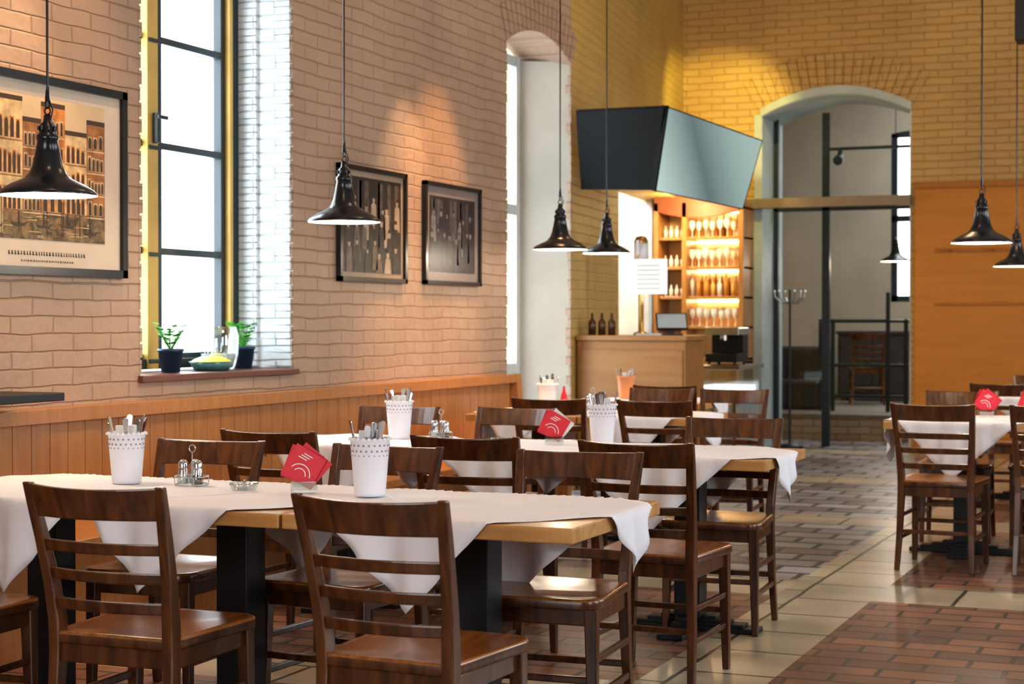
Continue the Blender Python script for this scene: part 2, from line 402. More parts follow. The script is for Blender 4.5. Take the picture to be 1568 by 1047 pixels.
for c in [(-2.715,3.66,1,1),(-1.89,3.66,1,-3),(-3.48,3.68,1,3),
          (-1.93,5.22,-1,3),(-2.66,5.2,-1,-4),(-3.34,5.2,-1,2),
          (-1.90,5.70,1,-2),(-2.60,5.74,1,2),(-3.42,5.74,1,-2),
          (-1.97,7.28,-1,3),(-3.22,7.72,-1,-3),(-3.78,7.62,-1,4),
          (-2.80,8.72,1,-4),(-3.45,8.74,1,3),(-2.80,10.35,-1,4),(-3.30,10.32,-1,-3),(-3.42,10.78,1,2),
          (-1.36,8.90,1,-3),(-.80,8.95,1,4),(-1.45,10.62,-1,3),(-.92,10.62,-1,-3),
          (-1.40,12.0,1,3),(-.85,12.05,1,-2),(-1.3,13.9,-1,2)]:
    chair(*c)
chair(-4.02,20.6,1,15,.28)

# ------------------------------------------------------------------ tables
def table(x0,x1,y0,y1):
    cx=(x0+x1)/2; cy=(y0+y1)/2; mb=MB(); a=(x1-x0)/2; b=(y1-y0)/2
    mb.box(-a,a,-b,b,.705,.748,0)
    mb.box(-.056,.056,-.056,.056,.05,.69,1); mb.box(-.2,.2,-.2,.2,.685,.705,1)
    for s in(-1,1):
        for ax in(0,1):
            for k,(r,h,w) in enumerate(((.30,.022,.055),(.24,.036,.045),(.18,.05,.038),(.12,.066,.034))):
                lo=.03
                if ax: mb.box(-w,w,min(s*lo,s*r),max(s*lo,s*r),0.0,h,1)
                else: mb.box(min(s*lo,s*r),max(s*lo,s*r),-w,w,0.0,h,1)
    return mb.obj('dining_table',[M_beech,M_black],.004,(cx,cy,0))
def cloth(cx,cy,hd,rot,rect,lift=0):
    x0,x1,y0,y1=rect; n=46; side=hd*math.sqrt(2); mb=MB(); a=R(45+rot); vs=[]
    for i in range(n+1):
        for j in range(n+1):
            u=(i/n-.5)*side; v=(j/n-.5)*side
            x=cx+u*math.cos(a)-v*math.sin(a); y=cy+u*math.sin(a)+v*math.cos(a)
            ex=max(0,x-x1) ; ex0=max(0,x0-x); ey=max(0,y-y1); ey0=max(0,y0-y)
            dd=ex+ex0+ey+ey0
            z=.7512+lift+.001*math.sin(x*23+y*9)+.001*math.sin(y*31-x*12)
            for f in (-side/6,side/6): z+=.0012*max(0,1-abs(u-f)/.012)+.0012*max(0,1-abs(v-f)/.012)
            if dd>0:
                k=min(1,dd/.12)
                wv=.016*k*math.sin((y if (ex or ex0) else x)*46+cx*5)+.006+.05*dd
                if ex: x=x1+wv+.008
                if ex0: x=x0-wv-.008
                if ey: y=y1+wv+.008
                if ey0: y=y0-wv-.008
                z=.7512+lift-max(0,dd-.004)
            vs.append((x,y,z))
    fs=[(i*(n+1)+j,(i+1)*(n+1)+j,(i+1)*(n+1)+j+1,i*(n+1)+j+1) for i in range(n) for j in range(n)]
    mb.add(vs,fs,0,True)
    o=mb.obj('tablecloth',[M_cloth]); s=o.modifiers.new('t','SOLIDIFY'); s.thickness=.0012; s.offset=1
    return o
rows=[
 ([(-2.48,-1.59),(-3.21,-2.49),(-3.94,-3.22)],4.22,4.98,[(-2.10,4.66,.70,3),(-2.90,4.62,.66,-4),(-3.50,4.60,.68,5)]),
 ([(-2.48,-1.66),(-3.31,-2.49),(-4.14,-3.32)],6.55,7.26,[(-2.12,6.88,.66,-3),(-2.84,6.90,.62,3),(-3.60,6.88,.64,-3)]),
 ([(-3.44,-2.75),(-4.15,-3.45)],9.2,9.95,[(-3.12,9.56,.62,2),(-3.82,9.58,.60,-3)]),
 ([(-4.02,-3.2)],10.98,11.7,[(-3.60,11.34,.6,3)]),
 ([(-1.72,-.94),(-.93,-.15)],9.4,10.15,[(-1.32,9.74,.66,-3),(-.56,9.78,.62,4)]),
 ([(-1.7,-.9)],12.5,13.25,[(-1.3,12.88,.64,3)]),
]
for ext,y0,y1,cl in rows:
    for e in ext: table(e[0],e[1],y0,y1)
    rect=(min(e[0] for e in ext),max(e[1] for e in ext),y0,y1)
    for i,c in enumerate(cl): cloth(*c,rect,lift=.0018*i)
TZ=.7585
# ------------------------------------------------------------------ table top objects
def cutlery_pot(x,y,h=.165,body=None,seed=0,z=TZ):
    rnd=random.Random(seed); mb=MB(); r0=.047; r1=.062
    mb.lathe([(0,.0),(r0,.0),(r0+.002,.01),(r1,h),(r1+.003,h+.002),(r1-.003,h+.003),(r0-.003,.012),(0,.012)],(0,0,0),28,0)
    for row,(zz,hr) in enumerate(((h*.72,.0022),(h*.80,.0034),(h*.90,.0034))):
        rr=r0+(r1-r0)*zz/h+.0012
        for k in range(22):
            a=2*math.pi*(k+.5*(row%2))/22; c=Vector((rr*math.cos(a),rr*math.sin(a),zz)); nrm=Vector((math.cos(a),math.sin(a),0))
            mb.cyl(c-nrm*.002,c+nrm*.0004,hr,hr,6,1)
    for k in range(22):
        a=2*math.pi*k/22; mb.cyl((math.cos(a)*r1,math.sin(a)*r1,h-.002),(math.cos(a)*r1,math.sin(a)*r1,h+.006),.008,.004,8,0)
    for k in range(9):
        a=rnd.uniform(0,6.28); b=Vector((math.cos(a)*.018,math.sin(a)*.018,.02)); lean=rnd.uniform(.035,.075)
        t=Vector((math.cos(a)*lean,math.sin(a)*lean,h+rnd.uniform(.035,.065)))
        d=(t-b).normalized(); s=Vector((-math.sin(a),math.cos(a),0)); q=d.cross(s)*.0018
        w0,w1=.003,.010
        m=b+(t-b)*.8
        pts=[b-s*w0,b+s*w0,m+s*.0065,m-s*.0065]; mb.hexa([p-q for p in pts],[p+q for p in pts],2)
        e=[]
        for i in range(9):
            an=math.pi*i/8; e.append(t-d*.008+s*w1*math.cos(an)+d*.009*math.sin(an))
        pts=[m-s*.0065,m+s*.0065]+e; mb.prism([p-q for p in pts],q*2,2)
    for a in(.5,1.6,2.8):
        M=Matrix.Rotation(a,4,'Z')@Matrix.Rotation(.12,4,'X'); mb.box(-.035,.035,.008,.014,.03,h+.028,3,M)
    return mb.obj('cutlery_pot',[body or M_ceramic,M_hole,M_steel,M_napkin],0,(x,y,z))
for i,(x,y,h) in enumerate([(-3.38,4.74,.165),(-2.44,4.69,.175),(-3.50,7.02,.17),(-2.50,7.0,.175),(-3.86,9.80,.15)]): cutlery_pot(x,y,h,None,i+3)
cutlery_pot(-3.86,11.3,.15,M_orange,22)
cutlery_pot(-.62,9.95,.15,None,31)
def cruet(x,y,z=TZ):
    mb=MB()
    for dx,dy,m in((-.028,0,3),(.028,0,4),(0,.03,3)):
        mb.lathe([(0,.004),(.019,.004),(.021,.02),(.016,.055),(.014,.062)],(dx,dy,0),14,0)
        mb.lathe([(0,.006),(.016,.006),(.015,.035),(0,.035)],(dx,dy,0),12,m)
        mb.lathe([(.0155,.058),(.016,.075),(.010,.084),(0,.085)],(dx,dy,0),14,1)
    mb.torus((0,.008,.03),.056,.0018,'z',20,6,1); mb.torus((0,.008,.004),.054,.0022,'z',20,6,1)
    mb.tube([(0,.012,.004),(0,.012,.11)],.002,6,1); mb.torus((0,.012,.122),.012,.002,'y',12,6,1)
    for k in range(4):
        a=k*1.57+.7; mb.tube([(math.cos(a)*.055,.008+math.sin(a)*.055,.004),(math.cos(a)*.056,.008+math.sin(a)*.056,.03)],.0016,6,1)
    return mb.obj('condiment_caddy',[M_shaker,M_steel,M_steel,M_napkin,plain('pepper',(.06,.04,.03),.8)],0,(x,y,z))
cruet(-3.13,4.74); cruet(-3.32,7.08); cruet(-3.55,9.75)
def ashtray(x,y,z=TZ):
    mb=MB(); mb.lathe([(0,.003),(.03,.003),(.04,.018),(.045,.022),(.047,.016),(.038,.0),(0,.0)],(0,0,0),20,0)
    for k in range(3):
        a=k*2.09; mb.cyl((.038*math.cos(a),.038*math.sin(a),.02),(.05*math.cos(a),.05*math.sin(a),.022),.005,.005,8,0)
    return mb.obj('glass_ashtray',[M_shaker],0,(x,y,z))
ashtray(-2.90,4.70); ashtray(-2.96,6.94)
def cards(x,y,rz,white=False,z=TZ,s=.054):
    mb=MB()
    mb.box(-.04,.04,-.018,.018,0,.012,2); mb.box(-.04,.04,-.018,-.014,.012,.035,2); mb.box(-.04,.04,.014,.018,.012,.035,2)
    for k,(yy,rot,dx,m) in enumerate(((-.008,30,0,0),(0,40,.014,1 if white else 0),(.008,22,-.006,0))):
        M=Matrix.Translation((dx,yy,.082))@Matrix.Rotation(R(rot),4,'Y'); mb.box(-s,s,-.0015,.0015,-s,s,m,M)
        if k==0:
            for r in(.022,.036):
                for i in range(10):
                    t0=.2+i*.26; t1=t0+.26
                    q=[(r*math.cos(t0),-.0022,r*math.sin(t0)-.03),(r*math.cos(t1),-.0022,r*math.sin(t1)-.03),((r-.003)*math.cos(t1),-.0022,(r-.003)*math.sin(t1)-.03),((r-.003)*math.cos(t0),-.0022,(r-.003)*math.sin(t0)-.03)]
                    mb.add([M@Vector(p) for p in q],[(0,1,2,3)],1)
            for i in range(3):
                x0=-.03+i*.006; z0=.02+i*.008
                q=[(x0,-.0022,z0),(x0+.03,-.0022,z0),(x0+.03,-.0022,z0+.003),(x0,-.0022,z0+.003)]
                mb.add([M@Vector(p) for p in q],[(0,1,2,3)],1)
    return mb.obj('menu_card_holder',[M_red,M_napkin,M_shaker],0,(x,y,z),rz)
cards(-2.68,4.70,R(22)); cards(-2.71,6.96,R(15),True); cards(-1.24,9.98,R(20)); cards(-1.0,10.0,R(10),True)
mb=MB(); mb.lathe([(0,0),(.024,0),(.026,.05),(.018,.09),(.01,.11),(.006,.14),(0,.145)],(0,0,0),14,0); mb.obj('ketchup_bottle',[M_red],0,(-3.72,9.72,TZ))

# ------------------------------------------------------------------ pendant lamps
def pendant_mesh(L):
    mb=MB()
    mb.lathe([(.165,0),(.166,.006),(.156,.018),(.122,.040),(.086,.056),(.064,.074),(.052,.10),(.042,.145),(.034,.187),(.037,.19),(.037,.205),(.029,.212),(.026,.24),(.016,.25),(.012,.275),(0,.276)],(0,0,0),40,0)
    mb.lathe([(.165,0),(.16,.006),(.12,.035),(.085,.050),(.060,.07),(.045,.11),(.03,.13),(0,.132)],(0,0,0),40,1)
    for k in range(8):
        a=k*math.pi/4; mb.cyl((.030*math.cos(a),.030*math.sin(a),.222),(.0305*math.cos(a),.0305*math.sin(a),.236),.004,.004,6,0)
    mb.lathe([(0,.022),(.018,.028),(.026,.045),(.024,.065),(.014,.09),(.012,.12)],(0,0,0),16,2)
    mb.torus((0,0,.288),.012,.003,'y',14,6,0); mb.torus((0,0,.310),.012,.003,'x',14,6,0)
    mb.cyl((0,0,.32),(0,0,.36),.009,.006,10,0); mb.cyl((0,0,.35),(0,0,L),.0042,.0042,8,0)
    mb.tube([(.01,0,.25),(.022,0,.29),(.006,0,.33),(.004,0,.37)],.0025,6,0)
    mb.lathe([(0,L),(.05,L),(.05,L-.02),(.02,L-.05),(0,L-.05)],(0,0,0),20,0)
    return mb.mesh('pendant_lamp',[M_enamel,M_lampin,M_bulb])
PM={}
def light(name,ty,loc,power,col,rot=None,size=None,size_y=None,spot=None,blend=.6,soft=.05):
    l=bpy.data.lights.new(name,ty); l.energy=power; l.color=col
    if ty=='AREA':
        l.shape='RECTANGLE'; l.size=size; l.size_y=size_y or size
    else: l.shadow_soft_size=soft
    if ty=='SPOT': l.spot_size=R(spot); l.spot_blend=blend
    o=bpy.data.objects.new(name,l); scene.collection.objects.link(o); o.location=loc
    if rot is not None: o.rotation_euler=rot
    return o
for (x,y,z) in [(-3.70,4.74,1.727),(-3.70,6.86,1.75),(-3.70,9.60,1.731),(-3.88,10.95,1.76),(-1.24,9.74,1.733),(-1.40,12.96,1.70),(-3.38,19.2,1.965)]:
    k=round(H-z,3)
    if k not in PM: PM[k]=pendant_mesh(k)
    place('pendant_lamp',PM[k],(x,y,z))
    light('pendant_bulb','POINT',(x,y,z-.01),11,(1,.84,.64),soft=.03)
WARM=(1,.64,.34)
def spot(x,y,z,target,power,ang=60,col=WARM,vis=True):
    d=(Vector(target)-Vector((x,y,z))).normalized(); p=Vector((x,y,z))
    if vis:
        mb=MB(); mb.cyl((x,y,z+.10),(x,y,H),.008,.008,8,0); mb.cyl(p-d*.14,p-d*.01,.045,.05,16,0); mb.cyl((x,y,z+.12),p-d*.08,.012,.012,8,0)
        mb.obj('ceiling_spotlight',[M_black])
    light('spot_wash','SPOT',p,power,col,d.to_track_quat('-Z','Y').to_euler(),spot=ang,blend=.6,soft=.03)
spot(-4.22,9.3,3.38,(-4.45,9.3,1.0),100,48)
spot(-4.22,5.7,3.42,(-4.45,5.7,1.0),95,48)
spot(-3.7,9.9,4.3,(-4.6,9.6,.75),420,36,(1,.50,.20))
spot(-3.6,6.2,4.5,(-4.6,5.6,.8),170,44,(1,.60,.30))
spot(-4.0,15.3,4.4,(-4.9,17.0,3.0),170,60,(1,.80,.18))
spot(-1.0,10.3,3.0,(-1.0,16.9,1.3),140,44,(1,.58,.22))
spot(-2.6,14.5,4.6,(-2.6,17,3.2),30,90,(1,.66,.3))

# ------------------------------------------------------------------ pictures
def pic(name,y0,y1,z0,z1,fw,mats,art):
    mb=MB(); X=-4.598
    mb.box(X,X+.03,y0,y1,z0,z0+fw,0); mb.box(X,X+.03,y0,y1,z1-fw,z1,0); mb.box(X,X+.03,y0,y0+fw,z0,z1,0); mb.box(X,X+.03,y1-fw,y1,z0,z1,0)
    mb.box(X,X+.012,y0+fw*.5,y1-fw*.5,z0+fw*.5,z1-fw*.5,1)
    art(mb,X+.013)
    return mb.obj(name,mats)
art_m=[M_frame,M_mat,plain('art_sky',(.55,.42,.26),.6),plain('art_orange',(.48,.19,.05),.6,var=.5,scale=18),plain('art_cream',(.58,.42,.22),.6,var=.4,scale=18),
       plain('art_dark',(.06,.035,.02),.6),plain('art_water',(.15,.10,.045),.6,var=.8,scale=25),plain('art_brown',(.30,.13,.045),.6,var=.5,scale=18)]
def venice(mb,x):
    rnd=random.Random(4); Y0,Y1,Z0,Z1=5.42,6.27,1.64,2.24
    mb.quad(x,Y0,Y1,Z0,Z1,2)
    y=Y0
    cols=[3,4,7,3,4,7]; ws=[.13,.16,.12,.16,.15,.13]; tops=[.46,.58,.50,.575,.47,.53]
    for c,w,tp in zip(cols,ws,tops):
        mb.quad(x+.0005,y,y+w,Z0+.08,Z0+tp,c)
        mb.quad(x+.0008,y,y+w,Z0+tp-.012,Z0+tp+.008,5)
        nf=rnd.choice([3,4,4])
        for fl_ in range(nf):
            zz=Z0+.12+fl_*(tp-.14)/nf
            mb.quad(x+.0008,y+.003,y+w-.003,zz-.012,zz-.006,4 if c!=4 else 7)
            nw=rnd.choice([3,4,5])
            for k in range(nw):
                yy=y+.012+k*(w-.015)/nw; ww=w/nw*.5; hh=(tp-.14)/nf*rnd.uniform(.5,.65)
                mb.quad(x+.001,yy-.003,yy+ww+.003,zz,zz+hh+.004,4 if c!=4 else 3)
                mb.quad(x+.0013,yy,yy+ww,zz+.002,zz+hh*.75,5); mb.disc((x+.0014,yy+ww/2,zz+hh*.75),ww/2,hh*.25,5,10)
        y+=w
    mb.quad(x+.0006,Y0,Y1,Z0,Z0+.12,6)
    for k in range(40):
        yy=rnd.uniform(Y0+.02,Y1-.1); zz=Z0+rnd.uniform(.005,.11); L=rnd.uniform(.03,.09)
        mb.quad(x+.0015,yy,yy+L,zz,zz+.003,rnd.choice([5,4,3,7]))
    for k in range(5):
        yy=Y0+.05+k*.16; zz=Z0+rnd.uniform(.03,.06)
        mb.prism([(x+.0018,yy,zz+.02),(x+.0018,yy+.02,zz),(x+.0018,yy+.09,zz),(x+.0018,yy+.12,zz+.025),(x+.0018,yy+.09,zz+.012),(x+.0018,yy+.02,zz+.012)],(.0002,0,0),5)
        mb.quad(x+.002,yy+.05,yy+.06,zz+.01,zz+.05,5); mb.disc((x+.002,yy+.055,zz+.055),.006,.008,5,8)
    for k in range(10):
        yy=rnd.uniform(Y0+.02,Y1-.02); mb.quad(x+.0017,yy,yy+.005,Z0+.02,Z0+.17,rnd.choice([5,4]))
    for zz,h,ya,yb,gap in((1.575,.016,5.62,6.12,.008),(1.548,.007,5.70,6.05,.005)):
        y=ya
        while y<yb:
            w=rnd.uniform(.006,.014); mb.quad(x+.0006,y,y+w*.6,zz,zz+h,5); mb.quad(x+.0006,y,y+w,zz,zz+h*.25,5); y+=w+gap
pic('framed_poster_canal',5.32,6.42,1.492,2.33,.035,art_m,venice)
bw=[M_frame,plain('mat_grey',(.36,.27,.19),.7),plain('photo_dark',(.03,.022,.018),.5,var=.5,scale=14),plain('photo_mid',(.11,.08,.06),.5,var=.4,scale=20),plain('photo_light',(.36,.28,.21),.5,var=.2,scale=20)]
def people(y0,y1,z0,z1,seed,nrow):
    def f(mb,x):
        rnd=random.Random(seed); mb.quad(x,y0,y1,z0,z1,2)
        for k in range(9):
            yy=rnd.uniform(y0+.03,y1-.08); mb.quad(x+.0004,yy,yy+rnd.uniform(.02,.07),z0+(z1-z0)*.55,z1-.02,3)
        for r in range(nrow):
            n=7+r%2; zc=z0+(z1-z0)*(.72-.23*r)
            for k in range(n):
                yy=y0+(y1-y0)*(k+.6+rnd.uniform(-.3,.3))/(n+.3); zz=zc+rnd.uniform(-.04,.04); e=.0006+.0005*r; q=rnd.uniform(.85,1.4)
                mb.prism([(x+e,yy-.035*q,max(z0,zz-.16*q)),(x+e,yy+.035*q,max(z0,zz-.16*q)),(x+e,yy+.03,zz-.03),(x+e,yy,zz-.015),(x+e,yy-.03,zz-.03)],(.0002,0,0),rnd.choice([2,2,3,4]))
                mb.disc((x+e+.0004,yy,zz),.014*q,.02*q,4,10); mb.disc((x+e+.0006,yy,zz+.013*q),.014*q,.009*q,2,10)
    return f
pic('framed_photo_group',8.43,9.28,1.525,2.19,.028,bw,people(8.49,9.22,1.58,2.13,3,3))
bw2=[M_frame,plain('mat_blue_grey',(.24,.21,.20),.35,var=.1),plain('photo_dark2',(.03,.03,.04),.35,var=.5,scale=10),plain('photo_mid2',(.08,.085,.10),.4,var=.4,scale=12),plain('photo_light2',(.17,.18,.21),.4,var=.3,scale=14)]
pic('framed_photo_street',9.54,10.40,1.53,2.175,.025,bw2,people(9.62,10.32,1.61,2.09,9,2))

# ------------------------------------------------------------------ window sill plants and bowl
def plant(name,x,y,z,s=1,seed=0):
    rnd=random.Random(seed); mb=MB()
    mb.lathe([(0,0),(.045*s,0),(.06*s,.10*s),(.065*s,.10*s),(.065*s,.115*s),(.055*s,.115*s),(.05*s,.10*s),(0,.10*s)],(0,0,0),16,0)
    for k in range(40):
        a=rnd.uniform(0,6.28); L=rnd.uniform(.04,.14)*s; b=Vector((0,0,.10*s)); t=b+Vector((math.cos(a)*L*.6,math.sin(a)*L*.6,L))
        mb.tube([b,t],.0015,5,1); sd=Vector((-math.sin(a),math.cos(a),0))*.02*s; o=Vector((math.cos(a),math.sin(a),.3))*.03*s
        mb.add([t-o*.6,t+sd,t+o,t-sd],[(0,1,2,3)],1)
    return mb.obj(name,[M_potblue,M_green],0,(x,y,z))
plant('potted_plant',-4.72,6.98,1.05,1.0,1); plant('potted_plant',-4.78,7.74,1.05,1.0,2)
mb=MB(); mb.lathe([(0,0),(.08,0),(.11,.045),(.115,.045),(.085,-.0),(0,.004)],(0,0,0),24,0); mb.lathe([(0,.075),(.05,.07),(.09,.055),(.108,.04)],(0,0,0),24,1)
mb.obj('sill_bowl',[plain('bowl_teal',(.05,.16,.16),.3),plain('yellow_fruit',(.75,.62,.08),.5)],0,(-4.72,7.34,1.05))
mb=MB(); mb.lathe([(0,0),(.08,0),(.10,.06),(.105,.17),(.09,.22)],(0,0,0),20,0); mb.lathe([(0,.01),(.07,.01),(.09,.08),(0,.08)],(0,0,0),20,1)
mb.obj('glass_vase',[M_shaker,plain('vase_fill',(.55,.62,.60),.6)],0,(-4.79,7.52,1.05))

# ------------------------------------------------------------------ televisions on wall arms
def tv(name,A,B,C,D,screen,wallpt):
    A,B,C,D=[Vector(p) for p in(A,B,C,D)]; n=(C-A).cross(B-A).normalized()
    D=D-n*((D-A).dot(n))
    if n.dot(Vector((0,0,1.3))-A)<0: n=-n
    mb=MB(); t=n*-.05; mb.hexa([A,C,D,B],[A+t,C+t,D+t,B+t],0)
    c=(A+B+C+D)/4
    q=[p+(c-p)*.03+n*.006 for p in(A,C,D,B)]; q0=[p-n*.008 for p in q]; mb.hexa(q0,q,1)
    c2=c-n*.05; mb.hexa([c2+(p-c)*.4 for p in(A,C,D,B)],[c2-n*.05+(p-c)*.3 for p in(A,C,D,B)],0)
    mb.cyl(c2-n*.03,wallpt,.022,.022,10,0)
    return mb.obj(name,[M_tvblack,screen])
ms,t,b=nt('tv_screen_painted_glare'); tc=N(t,'ShaderNodeTexCoord'); sp=N(t,'ShaderNodeSeparateXYZ'); t.links.new(tc.outputs['Object'],sp.inputs[0])  # window reflection on the screen, painted as an emissive gradient
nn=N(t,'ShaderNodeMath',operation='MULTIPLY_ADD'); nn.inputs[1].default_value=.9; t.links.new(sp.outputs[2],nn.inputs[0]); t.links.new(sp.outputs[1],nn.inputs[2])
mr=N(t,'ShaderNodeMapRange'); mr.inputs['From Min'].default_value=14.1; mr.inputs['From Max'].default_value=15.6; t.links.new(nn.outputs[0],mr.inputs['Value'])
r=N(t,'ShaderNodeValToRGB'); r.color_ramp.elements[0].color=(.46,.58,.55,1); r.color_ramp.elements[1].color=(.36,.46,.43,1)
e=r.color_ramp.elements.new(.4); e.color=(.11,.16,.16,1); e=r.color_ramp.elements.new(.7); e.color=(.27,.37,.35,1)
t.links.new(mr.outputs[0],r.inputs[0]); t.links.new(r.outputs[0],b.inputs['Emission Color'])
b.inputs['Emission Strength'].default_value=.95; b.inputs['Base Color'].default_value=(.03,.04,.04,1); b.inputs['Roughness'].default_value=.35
mo=plain('tv_screen_off',(.006,.007,.008),.5,spec=.12)
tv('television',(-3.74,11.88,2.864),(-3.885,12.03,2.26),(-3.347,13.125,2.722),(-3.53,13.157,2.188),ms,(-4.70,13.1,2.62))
tv('television',(-4.53,12.08,2.893),(-4.545,12.24,2.309),(-3.755,11.875,2.864),(-3.90,12.025,2.26),mo,(-4.64,12.6,2.6))

# ------------------------------------------------------------------ bar
M_count=wood('counter_wood',(.28,.14,.048),(.34,.18,.07),.45,'x',.1,.5)
mb=MB(); mb.box(-4.60,-3.73,12.3,12.8,0,1.15,0); mb.box(-4.60,-3.71,12.27,12.83,1.15,1.19,0); mb.box(-4.58,-3.75,12.29,12.3,.12,1.08,0)
mb.obj('reception_counter',[M_count],.006)
mb=MB()
X0,X1=-4.48,-4.04
mb.box(X0,X1,14.9,15.7,.0,.55,0); mb.box(X0-.02,X1+.02,14.88,15.72,.55,.60,1); mb.box(X0,X1,14.9,15.7,.60,.86,3); mb.box(X0-.04,X1+.04,14.86,15.74,.86,.90,1)
for xx in(X0,X0+.21,X1-.03): mb.box(xx,xx+.03,14.885,14.9,.04,.55,1)
mb.box(X0,X1,14.895,14.9,.27,.30,1); mb.box(X0+.02,X1-.02,14.95,15.65,.62,.70,4)
mb.obj('display_fridge',[plain('fridge_steel',(.45,.52,.55),.3,.3),M_steel,M_black,M_shaker,emis('fridge_light',(.9,.97,1),2.0)],.004)
mb=MB(); mb.box(-.15,.15,-.2,.2,.02,.10,0); mb.box(-.15,.15,.02,.2,.10,.30,0); mb.box(-.16,.16,-.18,.2,.27,.34,1); mb.cyl((0,-.1,.22),(0,-.1,.28),.035,.035,12,1); mb.tube([(0,-.1,.23),(0,-.26,.22)],.012,8,0)
for s in(-1,1):
    for q in(-1,1): mb.cyl((s*.12,q*.16,0),(s*.12,q*.16,.02),.015,.015,8,0)
mb.obj('espresso_machine',[M_black,M_steel],.008,(-4.24,15.3,.90))
mb=MB()
mb.box(-.02,.02,-.02,.02,0,.06,0); mb.box(-.08,.08,-.06,.06,0,.012,0)
M=Matrix.Translation((0,0,.10))@Matrix.Rotation(R(-35),4,'X'); mb.box(-.12,.12,-.01,.01,-.07,.08,0,M); mb.box(-.11,.11,-.013,-.01,-.06,.07,1,M)
mb.obj('pos_terminal',[M_black,plain('pos_screen',(.3,.36,.38),.15)],.003,(-3.90,12.5,1.19),R(25))
def bottle(mb,x,y,z,h,r,m): mb.lathe([(0,0),(r,0),(r,h*.6),(r*.35,h*.75),(r*.32,h),(0,h)],(x,y,z),10,m)
mb=MB()
for k in range(3): bottle(mb,-4.52+k*.07,12.42+.03*k,1.19,.17,.03,0)
mb.obj('syrup_bottles',[plain('brown_glass',(.08,.035,.015),.2)])
mb=MB(); X0,X1=-5.36,-4.42
mb.box(X0,X1,16.93,16.98,0,2.55,1)
for xx in(X0,X0+.30,X1-.05): mb.box(xx,xx+.05,16.55,16.95,0,2.5,0)
for zz in(.9,1.22,1.52,1.82,2.12,2.42): mb.box(X0,X1,16.58,16.95,zz,zz+.03,0)
mb.box(X0,X1,16.4,16.95,.0,.9,0); mb.prism([(a,16.55,z) for a,z in arc_pts(X0,X1,2.42,2.34)]+[(X1,16.55,2.62),(X0,16.55,2.62)],(0,.05,0),2)
mb.obj('back_bar_cabinet',[wood('bar_wood',(.38,.17,.045),(.50,.25,.08),.4,'z'),plain('mirror_back',(.82,.60,.30),.3,.2),plain('bar_arch_red',(.28,.09,.045),.5)],.004)
bm_=[plain('btl_amber',(.65,.32,.07),.15),plain('btl_clear',(.85,.78,.62),.12),plain('btl_pale',(.92,.88,.78),.12),plain('btl_gold',(.75,.5,.15),.2),plain('btl_brown',(.22,.10,.03),.2)]
mb=MB(); rnd=random.Random(11)
for zz in(1.25,1.55,1.85,2.15):
    for yr in (16.66,16.78):
        x=X0+.38
        while x<X1-.08:
            if zz in(1.55,) or (yr>16.7 and zz==2.15): bottle(mb,x,yr+rnd.uniform(-.02,.02),zz,rnd.uniform(.19,.25),rnd.uniform(.02,.028),rnd.randrange(5))
            else:
                g=rnd.uniform(.85,1.1)
                mb.lathe([(0,.0),(.026*g,0),(.004,.008),(.004,.07*g),(.03*g,.10*g),(.034*g,.15*g),(.026*g,.18*g)],(x,yr,zz),10,rnd.choice([1,2,2]))
            x+=rnd.uniform(.068,.08)
    if zz>1.3:
        for k in range(4): bottle(mb,X0+.09+k*.06,16.68,zz,.12,.02,2)
mb.obj('bar_glassware',bm_)
mb=MB()
for zz in(1.50,1.80,2.10,2.40): mb.box(X0+.36,X1-.06,16.90,16.92,zz,zz+.012,0)
mb.obj('shelf_light_strip',[emis('led_warm',(1,.76,.42),20)])
mb=MB(); mb.box(-5.95,-5.42,16.7,16.99,0,3.2,0); mb.box(-5.97,-5.40,16.68,16.99,0,.2,0); mb.box(-5.97,-5.40,16.68,16.99,3.1,3.2,0); mb.obj('bar_pilaster',[plain('white_paint',(.85,.87,.88),.6)],.01)
mb=MB(); mb.box(-.14,.14,-.006,.006,0,.27,0)
for k in range(6): mb.box(-.10,.08,-.008,-.006,.04+k*.035,.048+k*.035,1)
mb.box(-.012,.012,.006,.02,-.30,.27,1)
mb.box(-.1,.1,-.05,.05,-.315,-.30,1)
mb.obj('menu_sign',[M_napkin,plain('sign_grey',(.4,.42,.42),.6)],0,(-4.05,12.42,1.505))
mb=MB(); mb.lathe([(0,0),(.06,0),(.06,.015),(.022,.03),(.022,.50),(.05,.53),(.055,.56),(.055,.74),(.04,.77),(0,.78)],(0,0,0),20,0)
mb.lathe([(.056,.58),(.058,.58),(.058,.72),(.056,.72)],(0,0,0),20,1); mb.tube([(0,-.05,.62),(0,-.10,.62),(0,-.11,.57)],.008,8,0); mb.cyl((0,-.07,.64),(0,-.09,.74),.008,.014,10,1)
mb.obj('beer_tap',[M_brass,M_ceramic],0,(-4.22,12.72,1.19))
# ------------------------------------------------------------------ door & passage
mb=MB()
mb.box(-4.357,-4.34,17.0,17.86,0,3.40,0); mb.box(-2.855,-2.839,17.0,17.86,0,3.40,0)
mb.box(-4.42,-4.34,16.985,17.0,0,3.4,0)
a=arc_pts(-4.357,-2.839,3.40,3.60)
mb.prism([(p[0],17.0,p[1]) for p in a]+[(p[0],17.0,p[1]-.03) for p in a[::-1]],(0,.86,0),0)
mb.prism([(p[0],16.975,p[1]+.06) for p in a]+[(p[0],16.975,p[1]-.02) for p in a[::-1]],(0,.03,0),0)
mb.obj('trim_door',[M_jamb])
mb=MB()
mb.box(-4.60,-2.83,16.88,16.98,2.44,2.54,0)
mb.obj('trim_transom',[M_railtr],.006)
mb=MB(); yy=17.5
for xx,w in((-4.34,.05),(-3.83,.08),(-2.90,.05)): mb.box(xx,xx+w,yy-.03,yy+.03,0,3.45,0)
